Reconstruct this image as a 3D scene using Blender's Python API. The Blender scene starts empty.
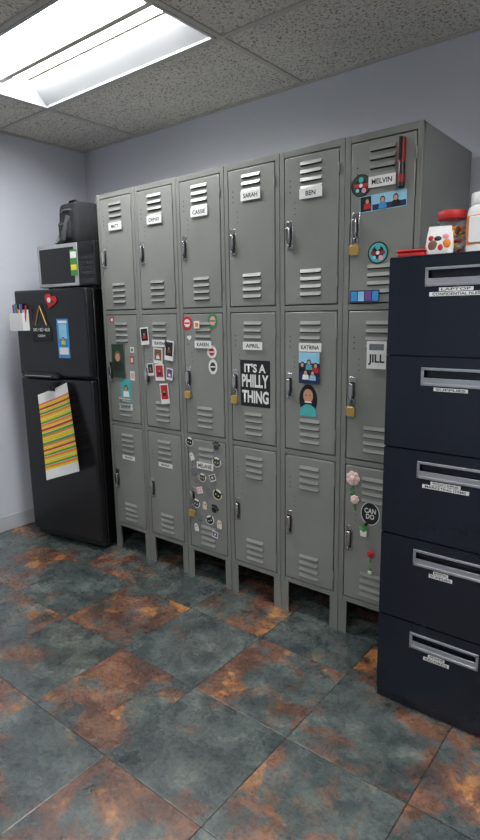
import bpy, bmesh, math, random
from mathutils import Vector, Matrix, Euler
random.seed(7)
scene = bpy.context.scene
COL = scene.collection

# ------------------------------------------------------------------ helpers
def lin(c):
    c = c / 255.0
    return c / 12.92 if c <= 0.04045 else ((c + 0.055) / 1.055) ** 2.4
def rgb(r, g, b): return (lin(r), lin(g), lin(b), 1.0)

class NT:
    def __init__(s, mat):
        mat.use_nodes = True
        s.t = mat.node_tree
        s.t.nodes.clear()
    def n(s, typ, ins=None, **kw):
        nd = s.t.nodes.new(typ)
        for k, v in kw.items(): setattr(nd, k, v)
        if ins:
            for k, v in ins.items():
                if isinstance(v, bpy.types.NodeSocket): s.t.links.new(v, nd.inputs[k])
                else: nd.inputs[k].default_value = v
        return nd
    def ramp(s, fac, stops):
        nd = s.t.nodes.new('ShaderNodeValToRGB')
        cr = nd.color_ramp
        while len(cr.elements) > 1: cr.elements.remove(cr.elements[-1])
        cr.elements[0].position = stops[0][0]; cr.elements[0].color = stops[0][1]
        for p, c in stops[1:]:
            e = cr.elements.new(p); e.color = c
        s.t.links.new(fac, nd.inputs[0])
        return nd.outputs[0]
    def mix(s, fac, a, b, blend='MIX'):
        nd = s.t.nodes.new('ShaderNodeMix'); nd.data_type = 'RGBA'; nd.blend_type = blend
        for i, v in ((0, fac), (6, a), (7, b)):
            if isinstance(v, bpy.types.NodeSocket): s.t.links.new(v, nd.inputs[i])
            else: nd.inputs[i].default_value = v
        return nd.outputs[2]
    def math(s, op, a, b=0.0, c=0.0):
        nd = s.t.nodes.new('ShaderNodeMath'); nd.operation = op
        for i, v in enumerate((a, b, c)):
            if isinstance(v, bpy.types.NodeSocket): s.t.links.new(v, nd.inputs[i])
            else: nd.inputs[i].default_value = v
        return nd.outputs[0]

def pmat(name, col, rough=0.5, metal=0.0, var=0.10, scale=6.0, bump=0.0, bscale=60.0, coat=0.0, rvar=0.0, spec=0.5):
    m = bpy.data.materials.new(name); t = NT(m)
    tc = t.n('ShaderNodeTexCoord')
    nz = t.n('ShaderNodeTexNoise', {'Vector': tc.outputs['Object'], 'Scale': scale, 'Detail': 5.0, 'Roughness': 0.6})
    lo = tuple(c * (1 - var) for c in col[:3]) + (1,)
    hi = tuple(min(1, c * (1 + var)) for c in col[:3]) + (1,)
    c = t.ramp(nz.outputs[0], [(0.3, lo), (0.7, hi)])
    b = t.n('ShaderNodeBsdfPrincipled', {'Base Color': c, 'Roughness': rough, 'Metallic': metal, 'Specular IOR Level': spec})
    if coat: b.inputs['Coat Weight'].default_value = coat; b.inputs['Coat Roughness'].default_value = 0.1
    if rvar:
        r = t.math('MULTIPLY_ADD', nz.outputs[0], rvar, rough - rvar * 0.5)
        t.t.links.new(r, b.inputs['Roughness'])
    if bump:
        n2 = t.n('ShaderNodeTexNoise', {'Vector': tc.outputs['Object'], 'Scale': bscale, 'Detail': 3.0})
        bp = t.n('ShaderNodeBump', {'Height': n2.outputs[0], 'Strength': bump, 'Distance': 0.002})
        t.t.links.new(bp.outputs[0], b.inputs['Normal'])
    o = t.n('ShaderNodeOutputMaterial', {'Surface': b.outputs[0]})
    return m

class MB:
    def __init__(s): s.v = []; s.f = []; s.m = []; s.mats = []
    def mi(s, mat):
        if mat not in s.mats: s.mats.append(mat)
        return s.mats.index(mat)
    def add(s, vs, fs, mat, M=None):
        o = len(s.v); k = s.mi(mat)
        for v in vs:
            v = Vector(v)
            s.v.append(tuple(M @ v) if M else tuple(v))
        for f in fs: s.f.append(tuple(i + o for i in f)); s.m.append(k)
    def box(s, x0, x1, y0, y1, z0, z1, mat, M=None):
        vs = [(x0,y0,z0),(x1,y0,z0),(x1,y1,z0),(x0,y1,z0),(x0,y0,z1),(x1,y0,z1),(x1,y1,z1),(x0,y1,z1)]
        s.add(vs, [(0,3,2,1),(4,5,6,7),(0,1,5,4),(1,2,6,5),(2,3,7,6),(3,0,4,7)], mat, M)
    def prism(s, poly, y0, y1, mat, M=None):   # poly (x,z) CCW seen from -y
        n = len(poly)
        vs = [(p[0], y0, p[1]) for p in poly] + [(p[0], y1, p[1]) for p in poly]
        fs = [tuple(range(n)), tuple(range(2*n-1, n-1, -1))]
        for i in range(n):
            j = (i + 1) % n; fs.append((i, i + n, j + n, j))
        s.add(vs, fs, mat, M)
    def tube(s, pts, r, mat, seg=8, closed=False, M=None, flat=1.0):
        pts = [Vector(p) for p in pts]; n = len(pts); vs = []; fs = []
        prev = None
        for i, p in enumerate(pts):
            a = pts[i-1] if (i > 0 or closed) else p
            b = pts[(i+1) % n] if (i < n-1 or closed) else p
            d = (b - a).normalized()
            if prev is None:
                u = d.orthogonal().normalized()
            else:
                u = (prev - d * prev.dot(d)).normalized()
            prev = u; w = d.cross(u)
            rr = r[i] if isinstance(r, (list, tuple)) else r
            for k in range(seg):
                t = 2*math.pi*k/seg
                vs.append(p + u*math.cos(t)*rr + w*math.sin(t)*rr*flat)
        m = n if closed else n-1
        for i in range(m):
            for k in range(seg):
                a = i*seg+k; b = i*seg+(k+1) % seg; j = (i+1) % n
                fs.append((a, b, j*seg+(k+1) % seg, j*seg+k))
        if not closed:
            fs.append(tuple(reversed(range(seg)))); fs.append(tuple(range((n-1)*seg, n*seg)))
        s.add(vs, fs, mat, M)
    def cyl(s, p0, p1, r, mat, seg=20, M=None): s.tube([p0, p1], r, mat, seg, M=M)
    def lathe(s, prof, mat, c=(0,0,0), seg=28, M=None):
        vs = []; fs = []; n = len(prof)
        for r, z in prof:
            for k in range(seg):
                t = 2*math.pi*k/seg
                vs.append((c[0]+r*math.cos(t), c[1]+r*math.sin(t), c[2]+z))
        for i in range(n-1):
            for k in range(seg):
                fs.append((i*seg+k, i*seg+(k+1) % seg, (i+1)*seg+(k+1) % seg, (i+1)*seg+k))
        fs.append(tuple(reversed(range(seg)))); fs.append(tuple(range((n-1)*seg, n*seg)))
        s.add(vs, fs, mat, M)
    def ball(s, c, r, mat, seg=14, rings=9, M=None):
        if not isinstance(r, (tuple, list)): r = (r, r, r)
        vs = []; fs = []
        for i in range(rings+1):
            ph = math.pi*i/rings
            for k in range(seg):
                t = 2*math.pi*k/seg
                vs.append((c[0]+r[0]*math.sin(ph)*math.cos(t), c[1]+r[1]*math.sin(ph)*math.sin(t), c[2]+r[2]*math.cos(ph)))
        for i in range(rings):
            for k in range(seg):
                fs.append((i*seg+k, (i+1)*seg+k, (i+1)*seg+(k+1) % seg, i*seg+(k+1) % seg))
        s.add(vs, fs, mat, M)
    def disc(s, cx, cz, r, y0, y1, mat, seg=24, r2=None):
        r2 = r2 or r
        s.prism([(cx + r*math.cos(2*math.pi*k/seg), cz + r2*math.sin(2*math.pi*k/seg)) for k in range(seg)], y0, y1, mat)
    def obj(s, name, parent=None, loc=(0,0,0), rot=(0,0,0), bevel=0.0, seg=2, smooth=True):
        me = bpy.data.meshes.new(name); me.from_pydata(s.v, [], s.f)
        for m in s.mats: me.materials.append(m)
        me.polygons.foreach_set('material_index', s.m)
        bm = bmesh.new(); bm.from_mesh(me)
        bmesh.ops.remove_doubles(bm, verts=bm.verts, dist=1e-6)
        bmesh.ops.recalc_face_normals(bm, faces=bm.faces); bm.to_mesh(me); bm.free()
        if smooth:
            me.shade_smooth(); me.set_sharp_from_angle(angle=math.radians(38))
        o = bpy.data.objects.new(name, me); COL.objects.link(o)
        o.location = loc; o.rotation_euler = rot
        if parent: o.parent = parent
        if bevel:
            b = o.modifiers.new('bevel', 'BEVEL'); b.width = bevel; b.segments = seg
            b.limit_method = 'ANGLE'; b.angle_limit = math.radians(40)
        return o

def empty(name, loc=(0,0,0), rot=(0,0,0)):
    e = bpy.data.objects.new(name, None); COL.objects.link(e)
    e.location = loc; e.rotation_euler = rot; e.empty_display_size = 0.1
    return e

def lettering(txt, mat, parent, width, height, loc, tilt=0.0, bold=0.0, name='lettering'):
    """flat printed text on a -Y facing surface, fitted to width x height, centred on loc"""
    cu = bpy.data.curves.new('txt', 'FONT'); cu.body = txt; cu.align_x = 'CENTER'; cu.align_y = 'CENTER'
    cu.size = 1.0; cu.offset = bold; cu.resolution_u = 3; cu.space_line = 0.85
    tmp = bpy.data.objects.new('txt', cu); COL.objects.link(tmp)
    bpy.context.view_layer.update()
    dg = bpy.context.evaluated_depsgraph_get()
    me = bpy.data.meshes.new_from_object(tmp.evaluated_get(dg))
    bpy.data.objects.remove(tmp)
    xs = [v.co.x for v in me.vertices]; ys = [v.co.y for v in me.vertices]
    cx, cy = (min(xs)+max(xs))/2, (min(ys)+max(ys))/2
    sx = width/(max(xs)-min(xs)); sy = height/(max(ys)-min(ys))
    for v in me.vertices:
        v.co = Vector(((v.co.x-cx)*sx, 0.0, (v.co.y-cy)*sy))
    me.materials.clear(); me.materials.append(mat)
    for p in me.polygons: p.material_index = 0
    me.name = name
    o = bpy.data.objects.new(name, me); COL.objects.link(o)
    o.location = loc; o.rotation_euler = (0, tilt, 0); o.parent = parent
    return o

# ------------------------------------------------------------------ materials
M_wall = pmat('wall_paint', rgb(204,207,215), 0.75, var=0.03, scale=1.5, bump=0.25, bscale=140)
M_base = pmat('baseboard_vinyl', rgb(186,188,192), 0.5, var=0.04)
M_lock = pmat('locker_enamel', rgb(133,135,130), 0.33, metal=0.12, var=0.09, scale=3.0, bump=0.06, bscale=220, rvar=0.14)
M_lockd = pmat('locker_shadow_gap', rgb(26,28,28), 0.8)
M_lockin = pmat('locker_frame_enamel', rgb(125,127,122), 0.35, metal=0.12, var=0.07, scale=3.0)
M_chrome = pmat('zinc_chrome', rgb(200,200,200), 0.22, metal=1.0, var=0.15, scale=40)
M_dark = pmat('dark_recess', rgb(22,22,24), 0.6)
M_brass = pmat('brass_padlock', rgb(205,170,100), 0.35, metal=0.6, var=0.12, scale=30)
M_steel = pmat('steel', rgb(160,162,165), 0.3, metal=1.0)
M_cab = pmat('cabinet_enamel', rgb(17,25,37), 0.26, var=0.16, scale=4, bump=0.10, bscale=420, rvar=0.14, spec=0.6)
M_pull = pmat('pull_aluminium', rgb(176,180,186), 0.32, metal=0.7, var=0.06)
M_fr = pmat('fridge_black', rgb(25,25,28), 0.25, var=0.15, scale=5, bump=0.15, bscale=300, rvar=0.1)
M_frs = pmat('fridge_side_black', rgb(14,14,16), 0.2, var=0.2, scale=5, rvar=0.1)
M_black = pmat('black_plastic', rgb(20,20,22), 0.4)
M_blackg = pmat('black_glass', rgb(10,10,12), 0.08)
M_white = pmat('white_paper', rgb(224,224,222), 0.7, var=0.03)
M_ink = pmat('black_ink', rgb(18,18,20), 0.7)
M_silver = pmat('silver_plastic', rgb(170,172,172), 0.35, metal=0.4)
M_tbar = pmat('tbar_white', rgb(184,181,174), 0.5, var=0.04)
M_refl = pmat('troffer_white', rgb(176,178,180), 0.4, var=0.02)
M_bag = pmat('nylon_black', rgb(34,36,39), 0.85, var=0.25, scale=20, bump=0.5, bscale=500)
M_baggr = pmat('nylon_grey', rgb(110,114,116), 0.8, var=0.2, scale=30)
def flat(name, r, g, b, rough=0.55): return pmat(name, rgb(r,g,b), rough, var=0.08, scale=40)
M_red = flat('red', 186,34,34); M_teal = flat('teal', 70,170,170); M_green = flat('green', 60,130,60)
M_yel = flat('yellow', 225,205,50); M_orange = flat('orange', 230,130,30); M_blue = flat('blue', 50,140,200)
M_pink = flat('pink', 226,150,170); M_skin = flat('skin_print', 190,140,115); M_hair = flat('brown_hair', 45,28,22)
M_dgreen = flat('dark_green', 32,60,42); M_lblue = flat('light_blue', 140,195,220); M_purple = flat('purple', 110,70,140)
M_brown = flat('brown', 120,80,55); M_navy = flat('navy', 30,40,80); M_dred = flat('dark_red', 140,26,26)

def lamp_mat():
    m = bpy.data.materials.new('lamp_lens'); t = NT(m)
    tc = t.n('ShaderNodeTexCoord')
    nz = t.n('ShaderNodeTexNoise', {'Vector': tc.outputs['Object'], 'Scale': 3.0})
    c = t.ramp(nz.outputs[0], [(0, (0.95,0.98,1,1)), (1, (1,1,1,1))])
    e = t.n('ShaderNodeEmission', {'Color': c, 'Strength': LAMP})
    t.n('ShaderNodeOutputMaterial', {'Surface': e.outputs[0]})
    return m
LAMP = 33.0
M_lamp = lamp_mat()

def ceiling_mat():
    m = bpy.data.materials.new('acoustic_tile'); t = NT(m)
    g = t.n('ShaderNodeNewGeometry')
    n1 = t.n('ShaderNodeTexNoise', {'Vector': g.outputs['Position'], 'Scale': 105.0, 'Detail': 3.0, 'Roughness': 0.6, 'Distortion': 0.6})
    n2 = t.n('ShaderNodeTexNoise', {'Vector': g.outputs['Position'], 'Scale': 3.0, 'Detail': 3.0})
    spots = t.ramp(n1.outputs[0], [(0.37, (0,0,0,1)), (0.47, (1,1,1,1))])
    base = t.ramp(n2.outputs[0], [(0.3, rgb(212,208,199)), (0.7, rgb(224,220,211))])
    c = t.mix(spots, rgb(120,116,108), base)
    bp = t.n('ShaderNodeBump', {'Height': spots, 'Strength': 0.5, 'Distance': 0.003})
    b = t.n('ShaderNodeBsdfPrincipled', {'Base Color': c, 'Roughness': 0.9, 'Normal': bp.outputs[0]})
    t.n('ShaderNodeOutputMaterial', {'Surface': b.outputs[0]})
    return m
M_ceil = ceiling_mat()

TS = 0.41; TX = -1.314; TY = 0.925
def floor_mat():
    m = bpy.data.materials.new('slate_tile'); t = NT(m)
    g = t.n('ShaderNodeNewGeometry')
    sep = t.n('ShaderNodeSeparateXYZ', {0: g.outputs['Position']})
    u = t.math('DIVIDE', t.math('SUBTRACT', sep.outputs[0], TX), TS)
    v = t.math('DIVIDE', t.math('SUBTRACT', sep.outputs[1], TY), TS)
    fi = t.math('FLOOR', u); fj = t.math('FLOOR', v)
    chk = t.math('FLOORED_MODULO', t.math('ADD', fi, fj), 2.0)
    cell = t.n('ShaderNodeCombineXYZ', {0: fi, 1: fj})
    wn = t.n('ShaderNodeTexWhiteNoise', {'Vector': cell.outputs[0]}, noise_dimensions='3D')
    off = t.n('ShaderNodeVectorMath', {0: wn.outputs['Color'], 1: (37.0, 41.0, 29.0)}, operation='MULTIPLY')
    P = t.n('ShaderNodeVectorMath', {0: g.outputs['Position'], 1: off.outputs[0]}, operation='ADD').outputs[0]
    def noise(sc, det, ro, di, dx=0.0):
        Q = t.n('ShaderNodeVectorMath', {0: P, 1: (dx, dx, dx)}, operation='ADD').outputs[0]
        return t.n('ShaderNodeTexNoise', {'Vector': Q, 'Scale': sc, 'Detail': det, 'Roughness': ro, 'Distortion': di}).outputs[0]
    big = noise(3.8, 12.0, 0.66, 0.4)
    hot = noise(6.0, 12.0, 0.68, 0.3, 7.3)
    mid = noise(8.0, 12.0, 0.72, 0.3, 3.1)
    fine = noise(55.0, 8.0, 0.78, 0.1)
    slate = t.ramp(mid, [(0.30, rgb(36,42,43)), (0.43, rgb(60,68,68)), (0.53, rgb(80,88,86)), (0.63, rgb(104,111,106)), (0.76, rgb(142,144,134))])
    rust = t.ramp(mid, [(0.32, rgb(50,38,35)), (0.44, rgb(86,60,50)), (0.56, rgb(120,84,66)), (0.70, rgb(152,114,88))])
    ochre = t.ramp(mid, [(0.35, rgb(148,94,54)), (0.55, rgb(190,132,78)), (0.7, rgb(218,178,132))])  # orange colour of the stone, mostly within the rust patches
    # some tiles vary in overall tone
    tone = t.n('ShaderNodeSeparateColor', {0: wn.outputs['Color']}).outputs[1]
    thr = t.math('MULTIPLY_ADD', chk, -0.12, 0.62)
    thr = t.math('ADD', thr, t.math('MULTIPLY_ADD', tone, 0.06, -0.03))
    x = t.math('MULTIPLY_ADD', t.math('SUBTRACT', big, thr), 13.0, 0.5)
    cl = t.n('ShaderNodeClamp', {0: x}).outputs[0]
    c = t.mix(cl, slate, rust)
    hx = t.math('MULTIPLY_ADD', t.math('SUBTRACT', hot, t.math('MULTIPLY_ADD', chk, -0.05, 0.63)), 13.0, 0.5)
    hc = t.n('ShaderNodeClamp', {0: hx}).outputs[0]
    hc = t.math('MULTIPLY', hc, t.math('MULTIPLY_ADD', cl, 0.75, 0.2))
    c = t.mix(hc, c, ochre)
    fl = t.ramp(fine, [(0.3, (0.55,0.55,0.55,1)), (0.5, (1,1,1,1)), (0.72, (1.4,1.4,1.4,1))])
    c = t.mix(0.75, c, fl, 'MULTIPLY')
    tn = t.n('ShaderNodeCombineColor', {0: t.math('MULTIPLY_ADD', tone, .22, .88), 1: t.math('MULTIPLY_ADD', tone, .22, .88), 2: t.math('MULTIPLY_ADD', tone, .22, .88)})
    c = t.mix(1.0, c, tn.outputs[0], 'MULTIPLY')
    # joints
    fu = t.math('FRACT', u); fv = t.math('FRACT', v)
    du = t.math('MINIMUM', fu, t.math('SUBTRACT', 1.0, fu)); dv = t.math('MINIMUM', fv, t.math('SUBTRACT', 1.0, fv))
    d = t.math('MINIMUM', du, dv)
    j = t.math('SMOOTH_MIN', t.math('DIVIDE', d, 0.007), 1.0, 0.1)
    jc = t.ramp(j, [(0.3, (0,0,0,1)), (0.9, (1,1,1,1))])
    c = t.mix(jc, rgb(36,35,33), c)
    # layered cleft relief
    cleft = t.ramp(mid, [(0.38, (0,0,0,1)), (0.41, (.3,.3,.3,1)), (0.50, (.36,.36,.36,1)), (0.52, (.62,.62,.62,1)), (0.60, (.68,.68,.68,1)), (0.62, (1,1,1,1))])
    h = t.math('ADD', t.math('MULTIPLY', cleft, 0.34), t.math('MULTIPLY', fine, 0.10))
    h = t.math('ADD', h, t.math('MULTIPLY', mid, 0.35))
    h = t.math('ADD', h, t.math('MULTIPLY', j, 0.25))
    bp = t.n('ShaderNodeBump', {'Height': h, 'Strength': 0.45, 'Distance': 0.008})
    bp2 = t.n('ShaderNodeBump', {'Height': h, 'Strength': 0.25, 'Distance': 0.006})
    r = t.math('MULTIPLY_ADD', fine, 0.2, 0.18)
    b = t.n('ShaderNodeBsdfPrincipled', {'Base Color': c, 'Roughness': r, 'Normal': bp.outputs[0], 'Specular IOR Level': 0.6,
        'Coat Weight': 0.5, 'Coat Roughness': 0.14, 'Coat Normal': bp2.outputs[0]})
    t.n('ShaderNodeOutputMaterial', {'Surface': b.outputs[0]})
    return m
M_floor = floor_mat()

# ------------------------------------------------------------------ room
WX0, WX1, WY0, WY1, H = -3.37, 1.35, -2.30, 2.54, 2.46
def room_box(name, a, mat, **k):
    m = MB(); m.box(*a, mat); return m.obj(name, smooth=False, **k)
room_box('floor', (WX0-.1, WX1+.1, WY0-.1, WY1+.1, -0.1, 0.0), M_floor)
room_box('wall_left', (WX0-.1, WX0, WY0-.1, WY1+.1, 0, H+.25), M_wall)
room_box('wall_right', (WX1, WX1+.1, WY0-.1, WY1+.1, 0, H+.25), M_wall)
room_box('wall_back', (WX0, WX1, WY1, WY1+.1, 0, H+.25), M_wall)
room_box('wall_front', (WX0, WX1, WY0-.1, WY0, 0, H+.25), M_wall)
room_box('baseboard_left', (WX0, WX0+.008, WY0, WY1-.008, 0, .10), M_base, bevel=.003)
room_box('baseboard_back', (WX0, WX1, WY1-.008, WY1, 0, .10), M_base, bevel=.003)
room_box('baseboard_right', (WX1-.008, WX1, WY0, WY1-.008, 0, .10), M_base, bevel=.003)
room_box('baseboard_front', (WX0+.008, WX1-.008, WY0, WY0+.008, 0, .10), M_base, bevel=.003)

GX = [-1.61 + 1.22*k for k in range(-2, 4)]
GY = [1.92 - 0.61*k for k in range(-1, 8)]
fixt = [(-2.83, 1.31), (-0.39, 0.70), (-1.61, -0.52), (-0.39, -1.74)]  # first one is in view; the other three are unseen, added to brighten the room
m = MB()
xs = sorted(set([WX0] + [x for x in GX if WX0 < x < WX1] + [WX1]))
ys = sorted(set([WY0] + [y for y in GY if WY0 < y < WY1-0.05] + [WY1]))
for i in range(len(xs)-1):
    for j in range(len(ys)-1):
        if any(abs(xs[i]-fx) < .02 and abs(ys[j]-fy) < .02 for fx, fy in fixt): continue
        m.box(xs[i], xs[i+1], ys[j], ys[j+1], H+.004, H+.02, M_ceil)
m.box(WX0, WX1, WY0, WY1, H+.22, H+.24, M_ceil)
m.obj('ceiling', smooth=False)
m = MB()
for x in xs[1:-1]: m.box(x-.012, x+.012, WY0, WY1, H-.002, H+.0045, M_tbar)
for y in ys[1:-1]: m.box(WX0, WX1, y-.012, y+.012, H-.0015, H+.005, M_tbar)
m.box(WX0, WX0+.02, WY0, WY1, H-.004, H+.004, M_tbar); m.box(WX0, WX1, WY1-.02, WY1, H-.004, H+.004, M_tbar)
m.box(WX1-.02, WX1, WY0, WY1, H-.004, H+.004, M_tbar); m.box(WX0, WX1, WY0, WY0+.02, H-.004, H+.004, M_tbar)
m.obj('trim_ceiling_grid', smooth=False)

for fx, fy in fixt:
    e = empty('ceiling_light_troffer', (fx+.61, fy+.305, H))  # one troffer in view, the rest added light sources
    m = MB(); a, b, t = .597, .292, .09
    ai, bi = .55, .165
    for (x0,x1,y0,y1) in ((-a,a,-b,-b+.015),(-a,a,b-.015,b),(-a,-a+.015,-b,b),(a-.015,a,-b,b)):
        m.box(x0,x1,y0,y1,-.004,.004,M_refl)
    lo = [(-a,-b,.002),(a,-b,.002),(a,b,.002),(-a,b,.002)]; hi = [(-ai,-bi,t),(ai,-bi,t),(ai,bi,t),(-ai,bi,t)]
    m.add(lo+hi, [(0,1,5,4),(1,2,6,5),(2,3,7,6),(3,0,4,7)], M_refl)
    m.box(-ai-.02,ai+.02,-bi-.02,bi+.02,t+.03,t+.045,M_refl)
    m.obj('pan', e, smooth=False)
    m = MB(); m.prism([(-.02,t+.03),(-.014,t-.055),(.014,t-.055),(.02,t+.03)], -ai, ai, M_tbar, Matrix.Rotation(math.radians(90),4,'Z'))
    m.obj('centre_ridge', e, smooth=False)
    m = MB()
    for s in (-1, 1):
        y0, y1 = sorted((s*.022, s*(bi-.002)))
        pr = []
        for k in range(9):
            q = k/8; pr.append((y0+(y1-y0)*q, t+.01-.03*math.sin(math.pi*q)))
        pr += [(y1,t+.02),(y0,t+.02)]
        m.prism(pr, -ai+.002, ai-.002, M_lamp, Matrix.Rotation(math.radians(90),4,'Z'))
    m.obj('lens', e)

# ------------------------------------------------------------------ lockers
CW = .298; LX = -2.572; LY = 2.0; LD = .52; ZB = .15; ZT = 2.0; TH = (ZT-ZB)/3
DOORY = -.004
LOCK = []
def louver(m, cx, z, w=.10):
    x0, x1 = cx-w/2, cx+w/2; y = DOORY
    vs = [(x0,y,z+.010),(x1,y,z+.010),(x1-.004,y-.0065,z-.004),(x0+.004,y-.0065,z-.004),(x1-.004,y+.0005,z-.0085),(x0+.004,y+.0005,z-.0085),(x0,y,z-.004),(x1,y,z-.004)]
    m.add(vs, [(0,1,2,3),(0,3,6),(1,7,2)], M_lock)
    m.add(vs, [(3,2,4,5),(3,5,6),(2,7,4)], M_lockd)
for c in range(6):
    e = empty('locker', (LX + c*CW, LY, 0)); LOCK.append(e)
    m = MB()
    W = CW - .002
    m.box(0.001, .004, 0, LD, ZB, ZT, M_lockin); m.box(W-.003, W, 0, LD, ZB, ZT, M_lock)
    m.box(0.001, W, 0, LD, ZT-.003, ZT, M_lockin); m.box(0.001, W, LD-.003, LD, ZB, ZT, M_lockin)
    m.box(0.001, W, 0, LD, ZB, ZB+.003, M_lockin)
    m.box(.004, W-.003, .02, .024, ZB, ZT, M_lockd)
    m.box(0.001, .022, -.003, .02, ZB, ZT, M_lockin); m.box(W-.020, W, -.003, .02, ZB, ZT, M_lockin)
    for k in range(4):
        z = ZB + k*TH
        z0, z1 = (z-.011, z+.011)
        if k == 0: z0, z1 = ZB, ZB+.022
        if k == 3: z0, z1 = ZT-.024, ZT
        m.box(.022, W-.020, -.002, .02, z0, z1, M_lockin)
    m.obj('body', e, bevel=.0015)
    m = MB()
    for (x0, x1) in ((0.001, .040), (W-.039, W)):
        for y in (0, LD-.04):
            m.box(x0, x1, y-.002 if y == 0 else y, y+.002 if y == 0 else y+.004, 0, ZB, M_lockin)
            xe = x0 if x0 < .1 else x1-.003
            m.box(xe, xe+.003, y, y+.04, 0, ZB, M_lockin)
    m.obj('legs', e)
    m = MB(); lv = MB(); hd = MB(); hl = MB()
    for k in range(3):
        z0 = ZB + k*TH + (.026 if k == 0 else .0155); z1 = ZB+(k+1)*TH - (.0285 if k == 2 else .0155)
        m.box(.0265, W-.0245, DOORY, .014, z0, z1, M_lock)
        zt = ZB + (k+1)*TH; zb = ZB + k*TH
        cx = .150
        for q in range(4):
            louver(lv, cx, zt-.062-q*.030); louver(lv, cx, zb+.055+q*.030)
        for q in range(3):
            lv.disc(.052, zt-.115-q*.022, .0028, DOORY-.0006, DOORY+.001, M_lockd, seg=8)
            lv.disc(.075, zt-.20-q*.022, .0022, DOORY-.0006, DOORY+.001, M_lockd, seg=8)
        for zz in (zt-.10, zb+.10):
            hd.cyl((W-.0218, DOORY-.002, zz-.02), (W-.0218, DOORY-.002, zz+.02), .0035, M_lock, seg=8)
        hz = zt - .325; hx = .050; y = DOORY
        hd.box(hx-.015, hx+.015, y-.003, y, hz-.055, hz+.055, M_chrome)
        hd.box(hx-.010, hx+.010, y-.0036, y-.0005, hz-.045, hz+.035, M_dark)
        hl.prism([(hx-.008, hz+.030),(hx-.009,hz-.012),(hx-.004,hz-.034),(hx+.004,hz-.034),(hx+.009,hz-.012),(hx+.008,hz+.030)], y-.020, y-.010, M_chrome)
        hl.box(hx-.005, hx+.005, y-.012, y-.002, hz+.012, hz+.030, M_chrome)
        hl.box(hx-.0025, hx+.0025, y-.018, y-.002, hz-.054, hz-.036, M_chrome)
    m.obj('doors', e, bevel=.0025); lv.obj('louvers', e, smooth=False); hd.obj('hinges_and_plates', e, bevel=.001)
    hl.obj('latch_handles', e, bevel=.002)

def wx(c): return LX + c*CW
def tz(t): return ZB + (t+1)*TH      # top of tier (2=top)
def padlock(c, t):
    hz = tz(t) - .325
    e = empty('padlock', (wx(c)+.050, LY+DOORY-.011, hz-.045))
    m = MB(); m.prism([(-.018,-.022),(-.018,-.052),(-.014,-.056),(.014,-.056),(.018,-.052),(.018,-.022),(.014,-.018),(-.014,-.018)], -.008, .006, M_brass)
    m.obj('lock_body', e, bevel=.002)
    m = MB(); pts = [(-.011,-.001,-.02)] + [(-.011*math.cos(a), -.001, .002+.011*math.sin(a)) for a in [math.pi*k/8 for k in range(9)]] + [(.011,-.001,-.02)]
    m.tube(pts, .0028, M_steel, 8); m.obj('shackle', e)
for c, t in ((2,1),(3,1),(5,2),(5,1),(2,0)): padlock(c, t)

# ---- name labels (belong to their locker)
def card(name, x0, x1, z0, z1, mat=M_white, y=LY+DOORY-.0006, th=.0008, tilt=0.0, col=None):
    m = MB(); w, h = (x1-x0)/2, (z1-z0)/2
    m.box(-w, w, -th, 0, -h, h, mat)
    o = m.obj(name, loc=((x0+x1)/2, y, (z0+z1)/2), rot=(0, tilt, 0), smooth=False)
    if col is not None:
        o.parent = LOCK[col]; o.location = ((x0+x1)/2 - wx(col), y - LY, (z0+z1)/2)
    return o
YL = LY+DOORY-.0068
for c, t, s in ((0,2,'MATT'),(1,2,'DENIS'),(2,2,'CASSIE'),(3,2,'SARAH'),(4,2,'BEN'),(5,2,'MELVIN')):
    x = wx(c)+.10; z = 1.808
    if c == 3: z = 1.84
    o = card('name_label', x, x+.104, z, z+.038, y=YL, col=c)
    lettering(s, M_ink, o, min(.078, .015*len(s)), .018, (0,-.0012,0), bold=.02)
for c, t, s in ((1,1,'TRAVISHA'),(2,1,'KAREN'),(3,1,'APRIL'),(4,1,'KATRINA'),(0,1,'ERIKA')):
    x = wx(c)+.10; z = 1.207 if c else .852
    o = card('name_label', x, x+.108, z, z+.035, y=YL if c else LY+DOORY-.0006, col=c)
    lettering(s, M_ink, o, min(.086, .015*len(s)), .017, (0,-.0012,0), bold=.02)
for c, z, s in ((0,.565,'EVAN'),(1,.568,'MARIA')):
    o = card('name_label', wx(c)+.10, wx(c)+.205, z, z+.024, col=c)
    lettering(s, M_ink, o, .06, .011, (0,-.0012,0), bold=.02)
o = card('name_label', wx(2)+.09, wx(2)+.20, .605, .64, y=YL, col=2); lettering('MELANIE', M_ink, o, .09, .02, (0,-.0012,0), bold=.02)
o = card('name_label', wx(5)+.110, wx(5)+.190, 1.15, 1.255, y=YL, col=5)
lettering('JILL', M_ink, o, .066, .042, (0,-.0012,-.018), bold=.03)
m = MB(); m.box(-.03,.03,-.0012,-.0008,.018,.042,M_baggr); m.obj('header_print', o, smooth=False)

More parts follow.
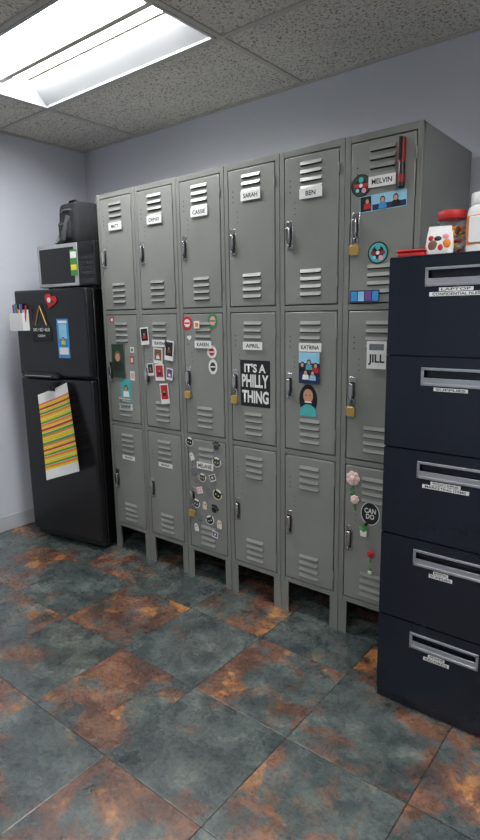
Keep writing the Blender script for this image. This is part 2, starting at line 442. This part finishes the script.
# ---- magnets, photos and stickers
YS = LY+DOORY-.0006
def figure(parent, cx, cz, s, shirt, y=-.0014, hair=M_hair, skin=M_skin):
    m = MB()
    m.prism([(cx-.9*s,cz-1.6*s),(cx+.9*s,cz-1.6*s),(cx+.75*s,cz-.55*s),(cx+.3*s,cz-.3*s),(cx-.3*s,cz-.3*s),(cx-.75*s,cz-.55*s)], y, y+.0005, shirt)
    m.disc(cx, cz+.12*s, .56*s, y-.0002, y+.0004, hair, 14, .66*s)
    m.disc(cx, cz, .40*s, y-.0005, y+.0004, skin, 14, .5*s)
    m.obj('printed_figure', parent, smooth=False)
def local(o, name, x0, x1, z0, z1, mat, y=-.0012):
    m = MB(); m.box(x0,x1,y,y+.0005,z0,z1,mat); m.obj(name, o, smooth=False)
o = card('photo_print', wx(0)+.065, wx(0)+.165, 1.03, 1.213, M_dgreen, y=YL); figure(o, .0, .02, .045, M_black, hair=M_brown)
o = card('photo_print', wx(0)+.12, wx(0)+.205, .895, 1.025, M_teal, y=YS); figure(o, 0, .01, .028, M_white); local(o,'caption',-.035,.035,-.062,-.045,M_white)
o = card('sticker', wx(0)+.205, wx(0)+.24, 1.02, 1.07, M_white); local(o,'print',-.012,.012,-.015,.015,M_pink)
o = card('sticker', wx(0)+.21, wx(0)+.24, 1.11, 1.15, M_red); local(o,'print',-.008,.008,-.012,.012,M_white)
o = card('sticker', wx(0)+.215, wx(0)+.245, 1.17, 1.20, M_white); local(o,'print',-.008,.008,-.008,.008,M_green)
o = card('sticker', wx(0)+.06, wx(0)+.09, 1.33, 1.36, M_red)
local(o,'print',-.008,.008,-.008,.008,M_white)
def polaroid(x, z, w, h, c1, c2, tilt=0):
    o = card('polaroid_photo', x, x+w, z-h, z, M_white, y=YL, tilt=tilt)
    local(o, 'picture', -w*.40, w*.40, -h*.28, h*.42, c1); figure(o, 0, h*.10, w*.22, c2, y=-.0018)
polaroid(wx(1)+.012, 1.305, .062, .090, M_black, M_red, -.08)
polaroid(wx(1)+.105, 1.200, .066, .080, M_brown, M_white, .06); polaroid(wx(1)+.112, 1.118, .066, .085, M_red, M_navy, -.05)
polaroid(wx(1)+.190, 1.240, .062, .100, M_black, M_brown, .1)
polaroid(wx(1)+.055, 1.12, .046, .065, M_black, M_brown, -.1)
polaroid(wx(1)+.145, 1.02, .062, .105, M_red, M_black, -.1)
polaroid(wx(1)+.195, 1.10, .045, .060, M_purple, M_white, .12)
def heart(name, cx, cz, r, mat, y=YS):
    m = MB(); pts = []
    for k in range(28):
        a = 2*math.pi*k/28
        pts.append((r/16*16*math.sin(a)**3, r/16*(13*math.cos(a)-5*math.cos(2*a)-2*math.cos(3*a)-math.cos(4*a))))
    m.prism(pts, -.0012, 0, mat); return m.obj(name, loc=(cx, y, cz), smooth=False)
def round_sticker(name, cx, cz, r, mat, inner, y=YS, r2=None):
    m = MB(); m.disc(0,0,r,-.0012,0,mat,24,r2); m.disc(0,0,r*.6,-.0016,-.001,inner,18,(r2 or r)*.6)
    m.box(-r*.5, r*.5, -.0019, -.0012, -r*.12, r*.12, mat)
    return m.obj(name, loc=(cx,y,cz), smooth=False)
round_sticker('sticker', wx(2)+.050, 1.325, .033, M_red, M_white)
round_sticker('sticker', wx(2)+.215, 1.335, .03, M_green, M_pink, r2=.036)
o = card('sticker', wx(2)+.10, wx(2)+.135, 1.30, 1.335, M_white, y=YL); local(o,'print',-.01,.01,-.01,.01,M_orange)
round_sticker('sticker', wx(2)+.205, 1.19, .030, M_white, M_red)
round_sticker('sticker', wx(2)+.210, 1.12, .028, M_white, M_dgreen, r2=.036)
heart('sticker', wx(2)+.06, 1.255, .014, M_white)
# col 4 sign
o = card('football_slogan_sticker', wx(3)+.078, wx(3)+.245, .95, 1.16, M_ink, y=YS)
for s, w, h, z in (("IT'S A", .12, .040, .070), ('PHILLY', .15, .058, .012), ('THING', .15, .058, -.060)):
    lettering(s, M_white, o, w, h, (0,-.0012,z), bold=.035)
# col 5 photos
o = card('family_photo', wx(4)+.10, wx(4)+.20, 1.075, 1.204, M_navy, y=YL)
local(o, 'sky', -.05, .05, .02, .0645, M_lblue, y=-.0011)
for dx, dz, sh in ((-.032,.012,M_black),(0,.022,M_teal),(.032,.010,M_red),(-.016,-.02,M_white),(.018,-.022,M_lblue)): figure(o, dx, dz, .018, sh, y=-.0016-abs(dz)*.01)
m = MB()
m.disc(0,0,.044,-.001,0,M_black,20,.065); m.disc(.0,.016,.024,-.0016,-.0008,M_skin,18,.030)
m.prism([(-.042,-.07),(.042,-.07),(.036,-.035),(.012,-.020),(-.012,-.020),(-.036,-.035)], -.0018,-.0004, M_teal)
m.prism([(-.02,-.012),(.02,-.012),(.012,-.006),(-.012,-.006)], -.0022,-.0012, M_white)
m.disc(-.009,.02,.003,-.0022,-.0012,M_black,8); m.disc(.009,.02,.003,-.0022,-.0012,M_black,8)
m.obj('portrait_sticker', loc=(wx(4)+.143, YS, 1.005), smooth=False)
# col 6
def disc_magnet(cx, cz, c1, c2):
    m = MB(); m.disc(0,0,.040,-.0014,0,M_black); m.disc(0,0,.035,-.0018,-.001,c1)
    m.disc(0,.002,.024,-.0020,-.001,M_black,18)
    m.box(-.028,.028,-.0023,-.0012,-.006,.006,c2); m.disc(0,.020,.010,-.0022,-.0012,M_teal,14); m.disc(0,0,.007,-.0027,-.0012,M_white,14)
    m.disc(.012,-.018,.009,-.0022,-.0012,M_pink,12); m.disc(-.014,-.016,.007,-.0022,-.0012,M_lblue,12)
    m.obj('round_badge_magnet', loc=(cx,YS,cz), smooth=False)
disc_magnet(wx(5)+.068, 1.822, M_dgreen, M_red); disc_magnet(wx(5)+.142, 1.578, M_teal, M_dred)
e = empty('marker_pen', (wx(5)+.228, LY+DOORY-.013, 1.79))
m = MB(); m.lathe([(.008,0),(.012,.004),(.012,.085),(.009,.09)], M_black); m.obj('barrel', e)
m = MB(); m.lathe([(.0125,.085),(.0125,.16),(.010,.165)], M_dred); m.box(-.005,.005,-.018,-.011,.09,.165,M_black); m.obj('cap', e)
m = MB(); m.lathe([(.0125,.018),(.0125,.045)], M_dred); m.obj('band', e)
o = card('photo_strip', wx(5)+.065, wx(5)+.245, 1.728, 1.785, M_lblue, y=YS, tilt=-.03)
local(o,'frame_left',-.088,-.045,-.026,.026,M_black); local(o,'field',-.04,.088,-.026,-.006,M_navy); figure(o,-.06,.008,.016,M_red,y=-.0018); figure(o,.0,.005,.018,M_blue,y=-.0019); figure(o,.05,.005,.018,M_black,y=-.0019)
o = card('photo_strip', wx(5)+.035, wx(5)+.155, 1.40, 1.445, M_navy, y=YL)
for k in range(4): local(o,'picture',-.056+k*.029,-.031+k*.029,-.018,.018,(M_blue,M_lblue,M_purple,M_blue)[k])
def flower(cx, cz, r, mat, stem):
    e = empty('flower_magnet', (wx(5)+cx, YS, cz))
    m = MB()
    for k in range(7):
        a = 2*math.pi*k/7
        m.ball((r*.62*math.cos(a), -.004, r*.62*math.sin(a)), (r*.45,.005,r*.45), mat, 10, 6)
    m.ball((0,-.009,0), (r*.45,.006,r*.45), mat, 10, 6)
    m.obj('petals', e)
    m = MB(); m.box(-.0015,.0015,-.003,0,-r*1.9,-r*.6,M_green); m.ball((0,-.002,-r*2.0),(r*.3,.003,r*.4),stem,8,6); m.obj('stem', e)
M_blush = flat('pale_pink_rose', 232,200,194)
flower(.062,.70,.030,M_blush,M_green); flower(.072,.612,.019,M_blush,M_green); flower(.148,.395,.016,M_red,M_green)
m = MB(); m.disc(0,0,.041,-.0012,0,M_white,24,.048); m.prism([(-.02,-.04),(.0,-.04),(-.028,-.066)],-.0012,0,M_black); m.disc(0,0,.038,-.0015,-.0008,M_ink,24,.045)
o = m.obj('speech_bubble_sticker', loc=(wx(5)+.140,YS-.0002,.565), smooth=False)
lettering('CAN\nDO', M_white, o, .050, .046, (0,-.002,0), bold=.03)
def succulent(cx, cz, s):
    e = empty('succulent_magnet', (wx(5)+cx, YS-.008, cz))
    m = MB(); m.prism([(-.6*s,0),(-.5*s,-1.0*s),(.5*s,-1.0*s),(.6*s,0)], -.006,.006,M_white); m.obj('pot', e, bevel=.002)
    m = MB()
    for k in range(7):
        a = math.pi*(k+.5)/7; m.tube([(0,0,0),(math.cos(a)*.8*s,-.002,math.sin(a)*.9*s)],[.34*s,.10*s],M_green,6)
    m.obj('leaves', e)
succulent(.118,.492,.026); succulent(.150,.325,.014)
# col 3 bottom sticker set: loose mix of cats, paws, ghosts and little prints
m = MB()
M_cream = flat('cream_print', 214,204,186); M_dgrey = flat('charcoal_print', 62,62,66)
spots = [(.045,.735,0),(.225,.735,1),(.055,.660,2),(.225,.655,0),
         (.060,.580,1),(.125,.560,0),(.195,.570,3),
         (.100,.490,3),(.160,.490,1),(.220,.490,0),(.070,.415,0),(.135,.415,2),(.200,.410,1),(.100,.340,1),(.160,.345,0),(.230,.335,2),(.075,.285,2),(.195,.275,3)]
for i,(x,z,kind) in enumerate(spots):
    r = random.uniform(.022,.029); rot = Matrix.Translation((x+random.uniform(-.006,.006),0,z)) @ Matrix.Rotation(random.uniform(-.5,.5),4,'Y')
    c = random.choice([M_black,M_dgrey,M_black,M_baggr])
    def D(cx,cz,rx,rz,y0,y1,mat,seg=12): m.prism([(cx+rx*math.cos(2*math.pi*k/seg), cz+rz*math.sin(2*math.pi*k/seg)) for k in range(seg)], y0, y1, mat, rot)
    if kind == 0:      # cat head on die-cut white
        D(0,0,r*1.1,r,-.0010,0,M_white); D(0,-.1*r,r*.9,r*.72,-.0014,-.0008,c)
        for s in (-1,1): m.prism([(s*r*.85,r*.85),(s*r*.2,r*.4),(s*r*.8,r*.05)], -.0015,-.0008, c, rot)
        for s in (-1,1): D(s*.35*r,-.1*r,r*.16,r*.16,-.0018,-.0010,M_yel if i%2 else M_white,6)
    elif kind == 1:    # paw
        D(0,-.25*r,r*.62,r*.5,-.0012,0,c)
        for q in range(4): D((-.66+.44*q)*r,(.35+(.25 if q in (1,2) else 0))*r,r*.22,r*.27,-.0012,0,c,8)
    elif kind == 2:    # ghost
        m.prism([(-.6*r,-r),(-.2*r,-.75*r),(.2*r,-r),(.6*r,-.8*r),(.6*r,.3*r),(.35*r,.9*r),(-.35*r,.9*r),(-.6*r,.3*r)], -.0012,0, M_cream if i%2 else M_white, rot)
        for s in (-1,1): D(s*.22*r,.3*r,r*.12,r*.16,-.0016,-.0008,M_black,6)
    else:              # small square print
        m.box(-r*.85,r*.85,-.0010,0,-r*.75,r*.75,M_white,rot); m.box(-r*.68,r*.68,-.0014,-.0008,-r*.45,r*.6,random.choice([M_pink,M_dgrey,M_purple,M_black]),rot)
        D(0,.05*r,r*.3,r*.3,-.0018,-.0010,M_cream,8)
m.obj('cat_sticker_set', loc=(wx(2)+0.002, YL+.001, 0), smooth=False)

# ------------------------------------------------------------------ file cabinet
CX0, CX1, CY0, CH, CDp = -.765, -.305, 1.71, 1.53, .70
e = empty('file_cabinet', (CX0, CY0, 0)); w = CX1-CX0
m = MB()
m.box(0,w,.012,CDp,.0,CH-.004,M_cab); m.box(0,w,.0,CDp,CH-.006,CH,M_cab); m.box(0,w,.004,.03,0,.03,M_cab)
m.obj('body', e, bevel=.002)
m = MB(); pl = MB(); dk = MB()
for k in range(5):
    z1 = 1.524 - k*.299; z0 = z1-.294
    pz1 = z1-.034; pz0 = pz1-.052; px0 = .120; px1 = .340
    m.box(.003, px0, -.006, .014, z0, z1, M_cab); m.box(px1, w-.003, -.006, .014, z0, z1, M_cab)
    m.box(px0, px1, -.006, .014, pz1, z1, M_cab); m.box(px0, px1, -.006, .014, z0, pz0, M_cab)
    m.box(px0, px1, .010, .014, pz0, pz1, M_cab)
    f = .006
    pl.box(px0-.002,px1+.002,-.010,-.004,pz1-f,pz1+.002,M_pull); pl.box(px0-.002,px1+.002,-.010,-.004,pz0-.002,pz0+f,M_pull)
    pl.box(px0-.002,px0+f,-.010,-.004,pz0,pz1,M_pull); pl.box(px1-f,px1+.002,-.010,-.004,pz0,pz1,M_pull)
    pl.prism([(0,0),(.012,0),(.004,.018),(0,.018)], px0, px1, M_pull, Matrix.Translation((0,-.006,pz0+.004)) @ Matrix.Rotation(math.radians(90),4,'Z') @ Matrix.Scale(-1,4,(0,1,0)))
m.obj('drawer_fronts', e, smooth=False); pl.obj('drawer_pulls', e, bevel=.001)
txts = [('LAPTOP','CONFIDENTIAL FILES',.155),('SUPPLIES','',.16),('PRODUCT SUPPLIES','MARKETING ITEMS',.145),('MARKETING','SUPPLIES',.075),('ARCHIVE','RECORDS',.085)]
for k,(a,b,lw) in enumerate(txts):
    pz = 1.524 - k*.299 - .034 - .052
    o = card('drawer_label', CX0+.21-lw*.32, CX0+.21+lw*.32, pz-.017, pz-.006, y=CY0-.0065); lettering(a, M_ink, o, lw*.55, .007, (0,-.0012,0), bold=.02)
    if b:
        o = card('drawer_label', CX0+.21-lw*.5, CX0+.21+lw*.5, pz-.031, pz-.019, y=CY0-.0065); lettering(b, M_ink, o, lw*.88, .008, (0,-.0012,0), bold=.02)

# items on the cabinet
zt = CH
m = MB(); m.box(-.042,.042,-.03,.03,0,.014,M_red); m.box(-.045,.045,-.033,.033,.014,.022,M_red); m.obj('red_tin_box', loc=(-.712,1.765,zt), rot=(0,0,.1), bevel=.004)
e = empty('snack_bag', (-.638,1.785,zt), (0,0,.25))
m = MB(); lev = [(0,.034,.020),(.006,.040,.024),(.03,.041,.023),(.06,.038,.014),(.078,.034,.004),(.088,.034,.0015)]
vs=[];fs=[];n=20
for z,a,b in lev:
    for k in range(n):
        t=2*math.pi*k/n; ct,st=math.cos(t),math.sin(t)
        vs.append((a*abs(ct)**.5*(1 if ct>=0 else -1), b*abs(st)**.7*(1 if st>=0 else -1), z))
for i in range(len(lev)-1):
    for k in range(n): fs.append((i*n+k,i*n+(k+1)%n,(i+1)*n+(k+1)%n,(i+1)*n+k))
fs.append(tuple(range(n))); fs.append(tuple(range((len(lev)-1)*n,len(lev)*n)))
m.add(vs,fs,M_white); m.obj('pouch', e)
m = MB()
for x,z,rx,rz,c in ((-.018,.030,.014,.016,M_brown),(.004,.022,.010,.012,M_red),(.022,.034,.012,.014,M_orange),(-.004,.048,.012,.010,M_black),(-.024,.052,.008,.008,M_red),(.018,.056,.010,.008,M_pink)):
    m.ball((x,-.016 if z>.04 else -.021,z),(rx,.0035,rz),c,12,8)
m.obj('print', e)
def glass_mat():
    g = bpy.data.materials.new('clear_jar'); t = NT(g); tc = t.n('ShaderNodeTexCoord')
    nz = t.n('ShaderNodeTexNoise', {'Vector': tc.outputs['Object'], 'Scale': 8.0}); c = t.ramp(nz.outputs[0], [(0,(.92,.95,.95,1)),(1,(1,1,1,1))])
    b = t.n('ShaderNodeBsdfPrincipled', {'Base Color': c, 'Roughness': .06, 'Transmission Weight': 1.0, 'IOR': 1.2, 'Alpha': .35}); t.n('ShaderNodeOutputMaterial', {'Surface': b.outputs[0]}); return g
M_glass = glass_mat()
e = empty('candy_jar', (-.640,1.895,zt))
m = MB(); m.lathe([(.040,0),(.045,.005),(.046,.03),(.046,.105),(.041,.118),(.040,.126),(.038,.126),(.038,.118),(.044,.103),(.044,.03),(.042,.007),(.001,.006)], M_glass); m.obj('glass', e)
m = MB(); m.lathe([(.043,.118),(.045,.121),(.045,.141),(.042,.145),(.001,.146)], M_red); m.obj('lid', e)
m = MB()
for k in range(110):
    a = random.random()*6.28; r = .036*math.sqrt(random.random()); z = .014+random.random()*.085
    m.ball((r*math.cos(a), r*math.sin(a), z), (.008,.006,.006), random.choice([M_red,M_yel,M_orange,M_white,M_brown,M_orange]), 7, 5)
m.obj('candies', e)
e = empty('vitamin_bottle', (-.540,1.86,zt))
m = MB(); m.lathe([(.034,0),(.040,.004),(.041,.02),(.041,.125),(.038,.138),(.028,.147),(.028,.150)], M_white); m.obj('bottle', e)
m = MB(); m.lathe([(.0415,.03),(.0415,.115)], M_orange); m.obj('label_band', e)
m = MB(); m.prism([(-.024,.034),(.034,.034),(.034,.112),(-.024,.112)], -.044,-.03, M_white); m.obj('label_panel', e, bevel=.003)
m = MB(); m.lathe([(.031,.148),(.032,.150),(.032,.178),(.029,.182),(.001,.182)], M_white); m.obj('cap', e)

# ------------------------------------------------------------------ fridge
FA = math.atan2(1.899-1.804, 2.583*-1+3.148)
e = empty('refrigerator', (-3.148,1.804,0), (0,0,FA)); FW=.573; FH=1.52; FDp=.60
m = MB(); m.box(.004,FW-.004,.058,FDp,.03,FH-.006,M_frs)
m.box(.01,FW-.01,.03,.09,.015,.055,M_black)
for x in (.05,FW-.05):
    for y in (.09,FDp-.06): m.cyl((x,y,0),(x,y,.035),.018,M_black)
m.obj('cabinet', e, bevel=.006)
m = MB(); m.box(0,FW,0,.052,.055,1.012,M_fr); m.obj('fridge_door', e, bevel=.012, seg=3)
m = MB(); m.box(0,FW,0,.052,1.026,FH,M_fr); m.obj('freezer_door', e, bevel=.012, seg=3)
m = MB()
m.prism([(.035,1.018),(.05,1.046),(.30,1.046),(.33,1.03),(.33,1.018)], -.022,.004, M_black)
m.prism([(.035,1.000),(.05,.978),(.12,.974),(.30,.990),(.33,1.000)], -.018,.004, M_black)
m.box(.06,.28,-.0235,-.021,1.026,1.031,M_silver)  # silver strip standing in for the glint along the dark handle
m.obj('handles', e, bevel=.004)
m = MB(); m.cyl((FW-.06,.03,FH-.004),(FW-.06,.03,FH+.0015),.018,M_black); m.box(FW-.09,FW-.03,.02,.07,FH-.004,FH+.001,M_black); m.obj('hinge_cover', e)

MF = Matrix.Translation((-3.148,1.804,0)) @ Matrix.Rotation(FA,4,'Z')
def onf(name, s0, s1, z0, z1, mat, tilt=0, d=.0006, th=.0008):
    m = MB(); w,h=(s1-s0)/2,(z1-z0)/2; m.box(-w,w,-th,0,-h,h,mat)
    o = m.obj(name, smooth=False); o.matrix_world = MF @ Matrix.Translation(((s0+s1)/2,-d,(z0+z1)/2)) @ Matrix.Rotation(tilt,4,'Y'); return o
e = empty('magnetic_pen_holder'); e.matrix_world = MF @ Matrix.Translation((.06,-.0255,1.29))
m = MB(); m.box(-.055,.055,-.022,.023,0,.004,M_white); m.box(-.055,.055,-.024,-.021,0,.10,M_white); m.box(-.055,.055,.021,.024,0,.12,M_white); m.box(-.055,-.052,-.024,.024,0,.10,M_white); m.box(.052,.055,-.024,.024,0,.10,M_white)
m.obj('cup', e, bevel=.001)
m = MB()
for k,cm in enumerate((M_blue,M_red,M_black,M_green,M_orange,M_purple,M_blue,M_red)):
    x=-.044+k*.0125; a=random.uniform(-.02,.02); m.tube([(x,0,.005),(x+a,0,.12+random.uniform(0,.02)),(x+a*1.1,0,.140+random.uniform(0,.02))],[.005,.005,.004],cm,8)
m.obj('pens', e)
e = empty('clipboard_clip_magnet'); e.matrix_world = MF @ Matrix.Translation((.215,-.0008,1.33))
m = MB(); m.prism([(-.06,-.02),(.06,-.02),(.012,.115),(-.012,.115)],-.004,0,M_black); m.box(-.075,.078,-.003,0,-.105,-.02,M_ink); m.obj('plate', e, smooth=False)
m = MB(); m.tube([(-.045,-.006,-.01),(0,-.007,.10),(.045,-.006,-.01)],.0028,M_brass,6); m.obj('wire_loop', e)
lettering('CMC + BIZ + BLUE', M_white, e, .135, .019, (0,-.0048,-.035), bold=.02); lettering('CREW', M_white, e, .06, .014, (0,-.0048,-.07), bold=.02)
e = empty('heart_magnet'); e.matrix_world = MF @ Matrix.Translation((.305,-.001,1.455))
m = MB(); pts=[]
for k in range(28):
    a = 2*math.pi*k/28; r=.045; pts.append((r*math.sin(a)**3, r/16*(13*math.cos(a)-5*math.cos(2*a)-2*math.cos(3*a)-math.cos(4*a))))
m.prism(pts,-.006,0,M_red, Matrix.Rotation(.3,4,'Y')); m.obj('heart', e, bevel=.002)
m = MB(); m.disc(-.01,.005,.014,-.007,-.005,M_white,14); m.disc(.014,-.006,.010,-.0075,-.005,M_dgreen,12); m.obj('print', e, smooth=False)
o = onf('blue_flyer', .335,.425,1.135,1.355,M_blue); local(o,'picture',-.03,.03,.0,.08,M_lblue); local(o,'panel',-.035,.035,-.09,-.05,M_white); figure(o,0,-.005,.018,M_yel,y=-.0016); local(o,'stripe',-.035,.035,.085,.10,M_white)
# curved striped schedule sheets
M_py = flat('print_yellow', 222,196,30); M_po = flat('print_orange', 224,124,44); M_pg = flat('print_green', 60,150,70)
for q in range(2):
    e = empty('striped_schedule_sheet'); e.matrix_world = MF @ Matrix.Translation((.322+q*.012,-.024-q*.010,.715-q*.012)) @ Matrix.Rotation(-.17,4,'Y')
    m = MB(); H2=.245; nz_=36; nx=6
    cyc=[M_py,M_py,M_pg,M_po,M_py,M_red,M_py,M_pg,M_po]
    def P(j,z):
        W2 = .128 + .014*(H2-z)/(2*H2)
        x = -W2+2*W2*j/nx
        return (x, -.016*(x/W2)**2 - .012*((H2-z)/(2*H2))**2 + .018*(z/H2), z + .035*(x/W2)*.6)
    for i in range(nz_):
        za=H2-2*H2*i/nz_; zb_=H2-2*H2*(i+1)/nz_; mid=(zb_+ (za-zb_)*.14)
        for j in range(nx):
            mat = M_white if (i<3 or i>31) else (cyc[i%9])
            m.add([P(j,za),P(j+1,za),P(j+1,mid),P(j,mid)],[(0,1,2,3)],mat)
            m.add([P(j,mid),P(j+1,mid),P(j+1,zb_),P(j,zb_)],[(0,1,2,3)],M_white if i%2 else mat)
    m.obj('sheet', e, smooth=False)
e = empty('magnet_clip'); e.matrix_world = MF @ Matrix.Translation((.275,-.024,.957))
m = MB(); m.box(-.035,.035,-.01,.0,-.012,.014,M_black); m.box(-.012,.012,-.016,-.008,.0,.03,M_black); m.obj('clip', e, bevel=.003)

# ------------------------------------------------------------------ microwave
e = empty('microwave_oven', (-3.062,1.925,FH+.002), (0,0,.09)); w,d,h=.485,.36,.25
m = MB(); m.box(0,w,.02,d,.012,h,M_black)
for x in (.04,w-.04):
    for y in (.05,d-.05): m.cyl((x,y,0),(x,y,.014),.014,M_black)
m.obj('casing', e, bevel=.004)
m = MB(); m.box(0,.345,0,.022,.014,h-.002,M_silver); m.box(.022,.318,-.002,.004,.032,h-.022,M_blackg); m.obj('door', e, bevel=.003)
m = MB(); m.box(.348,w,.002,.022,.014,h-.002,M_black); m.box(.358,w-.01,-.001,.006,.185,.225,M_blackg)
for i in range(4):
    for j in range(3): m.box(.366+j*.036,.392+j*.036,-.001,.004,.15-i*.027,.168-i*.027,M_bag)
m.box(.366,w-.018,-.002,.004,.022,.048,M_bag); m.obj('control_panel', e, bevel=.002)
m = MB(); m.box(.29,.345,-.0035,-.002,.07,.21,M_green); m.box(.294,.341,-.0042,-.003,.10,.13,M_yel); m.box(.294,.341,-.0042,-.003,.165,.20,M_white); m.obj('energy_sticker', e, smooth=False)

# ------------------------------------------------------------------ lunch bag (soft, slumped)
e = empty('lunch_bag', (-2.862,2.10,FH+.252), (0,0,-.25))
def rr(w,d,r,n=5):
    p=[]
    for cx,cy,a0 in ((w-r,d-r,0),(-w+r,d-r,90),(-w+r,-d+r,180),(w-r,-d+r,270)):
        for k in range(n+1):
            a=math.radians(a0+90*k/n); p.append((cx+r*math.cos(a),cy+r*math.sin(a)))
    return p
m = MB()
lev=[(0,.112,.074,0),(.006,.122,.082,0),(.04,.129,.088,.002),(.09,.131,.090,.004),(.14,.128,.087,.002),(.185,.127,.084,-.003),(.212,.125,.080,-.005),(.228,.118,.070,-.006),(.232,.105,.055,-.006)]
vs=[];fs=[];n=None
for z,w_,d_,sh in lev:
    p=rr(w_,d_,.030); n=len(p)
    for i,(x,y) in enumerate(p):
        sag = -.008*(x/.13) * (z/.22) - .006*math.cos(x*30)*(z/.22)
        wob = 1+.015*math.sin(i*1.9+z*60)
        vs.append(((x+sh)*wob, y*wob, max(0,z+sag)))
for i in range(len(lev)-1):
    for k in range(n): fs.append((i*n+k,i*n+(k+1)%n,(i+1)*n+(k+1)%n,(i+1)*n+k))
fs.append(tuple(range(n))); fs.append(tuple(range((len(lev)-1)*n,len(lev)*n)))
m.add(vs,fs,M_bag); ob = m.obj('pouch', e)
ss = ob.modifiers.new('soft','SUBSURF'); ss.levels = 1; ss.render_levels = 2
m = MB(); m.prism([(-.085,.03),(.085,.03),(.088,.13),(-.088,.135)],-.105,-.080,M_bag); m.obj('front_pocket', e, bevel=.012, seg=3)
m = MB(); m.box(-.075,.075,-.109,-.104,.115,.121,M_baggr)
m.tube([(-.118,-.074,.190),(-.06,-.088,.196),(0,-.090,.195),(.06,-.087,.188),(.112,-.074,.180)],.004,M_baggr,6)
m.box(-.03,.03,-.108,-.1045,.06,.08,M_baggr); m.obj('zippers', e)
m = MB()
m.tube([(-.075,-.02,.215),(-.07,-.03,.240),(-.04,-.035,.252),(.035,-.035,.247),(.062,-.03,.232),(.066,-.02,.205)],.010,M_bag,8,flat=.35)
m.tube([(-.122,.0,.20),(-.150,-.03,.15),(-.147,-.07,.07),(-.11,-.112,.018),(-.04,-.122,.012),(.02,-.118,.03),(.055,-.114,.09),(.085,-.105,.15)],.013,M_baggr,8,flat=.3); m.obj('straps', e)

# ------------------------------------------------------------------ world + camera
w = bpy.data.worlds.new('room_ambient'); scene.world = w; w.use_nodes = True
w.node_tree.nodes['Background'].inputs[0].default_value = (.7,.78,.9,1); w.node_tree.nodes['Background'].inputs[1].default_value = .1

Xc=Vector((.7805,.1035,-.6165));Yc=Vector((.6246,-.1558,.7653));Zc=Vector((-.0168,-.9824,-.1862))
back = -Vector((Xc.z,Yc.z,Zc.z)).normalized()
right = Vector((Xc.x,Yc.x,Zc.x)); right = (right - back*right.dot(back)).normalized(); up = back.cross(right)
cam = bpy.data.cameras.new('camera'); co = bpy.data.objects.new('camera', cam); COL.objects.link(co)
R = Matrix((right, up, back)).transposed().to_4x4()
co.matrix_world = Matrix.Translation((0,0,1.365)) @ R
cam.lens = 24.0; cam.sensor_width = 36.0; cam.sensor_fit = 'AUTO'; cam.clip_start = .02
scene.camera = co
scene.view_settings.view_transform = 'Standard'
scene.view_settings.exposure = 0.0
scene.view_settings.gamma = 1.0
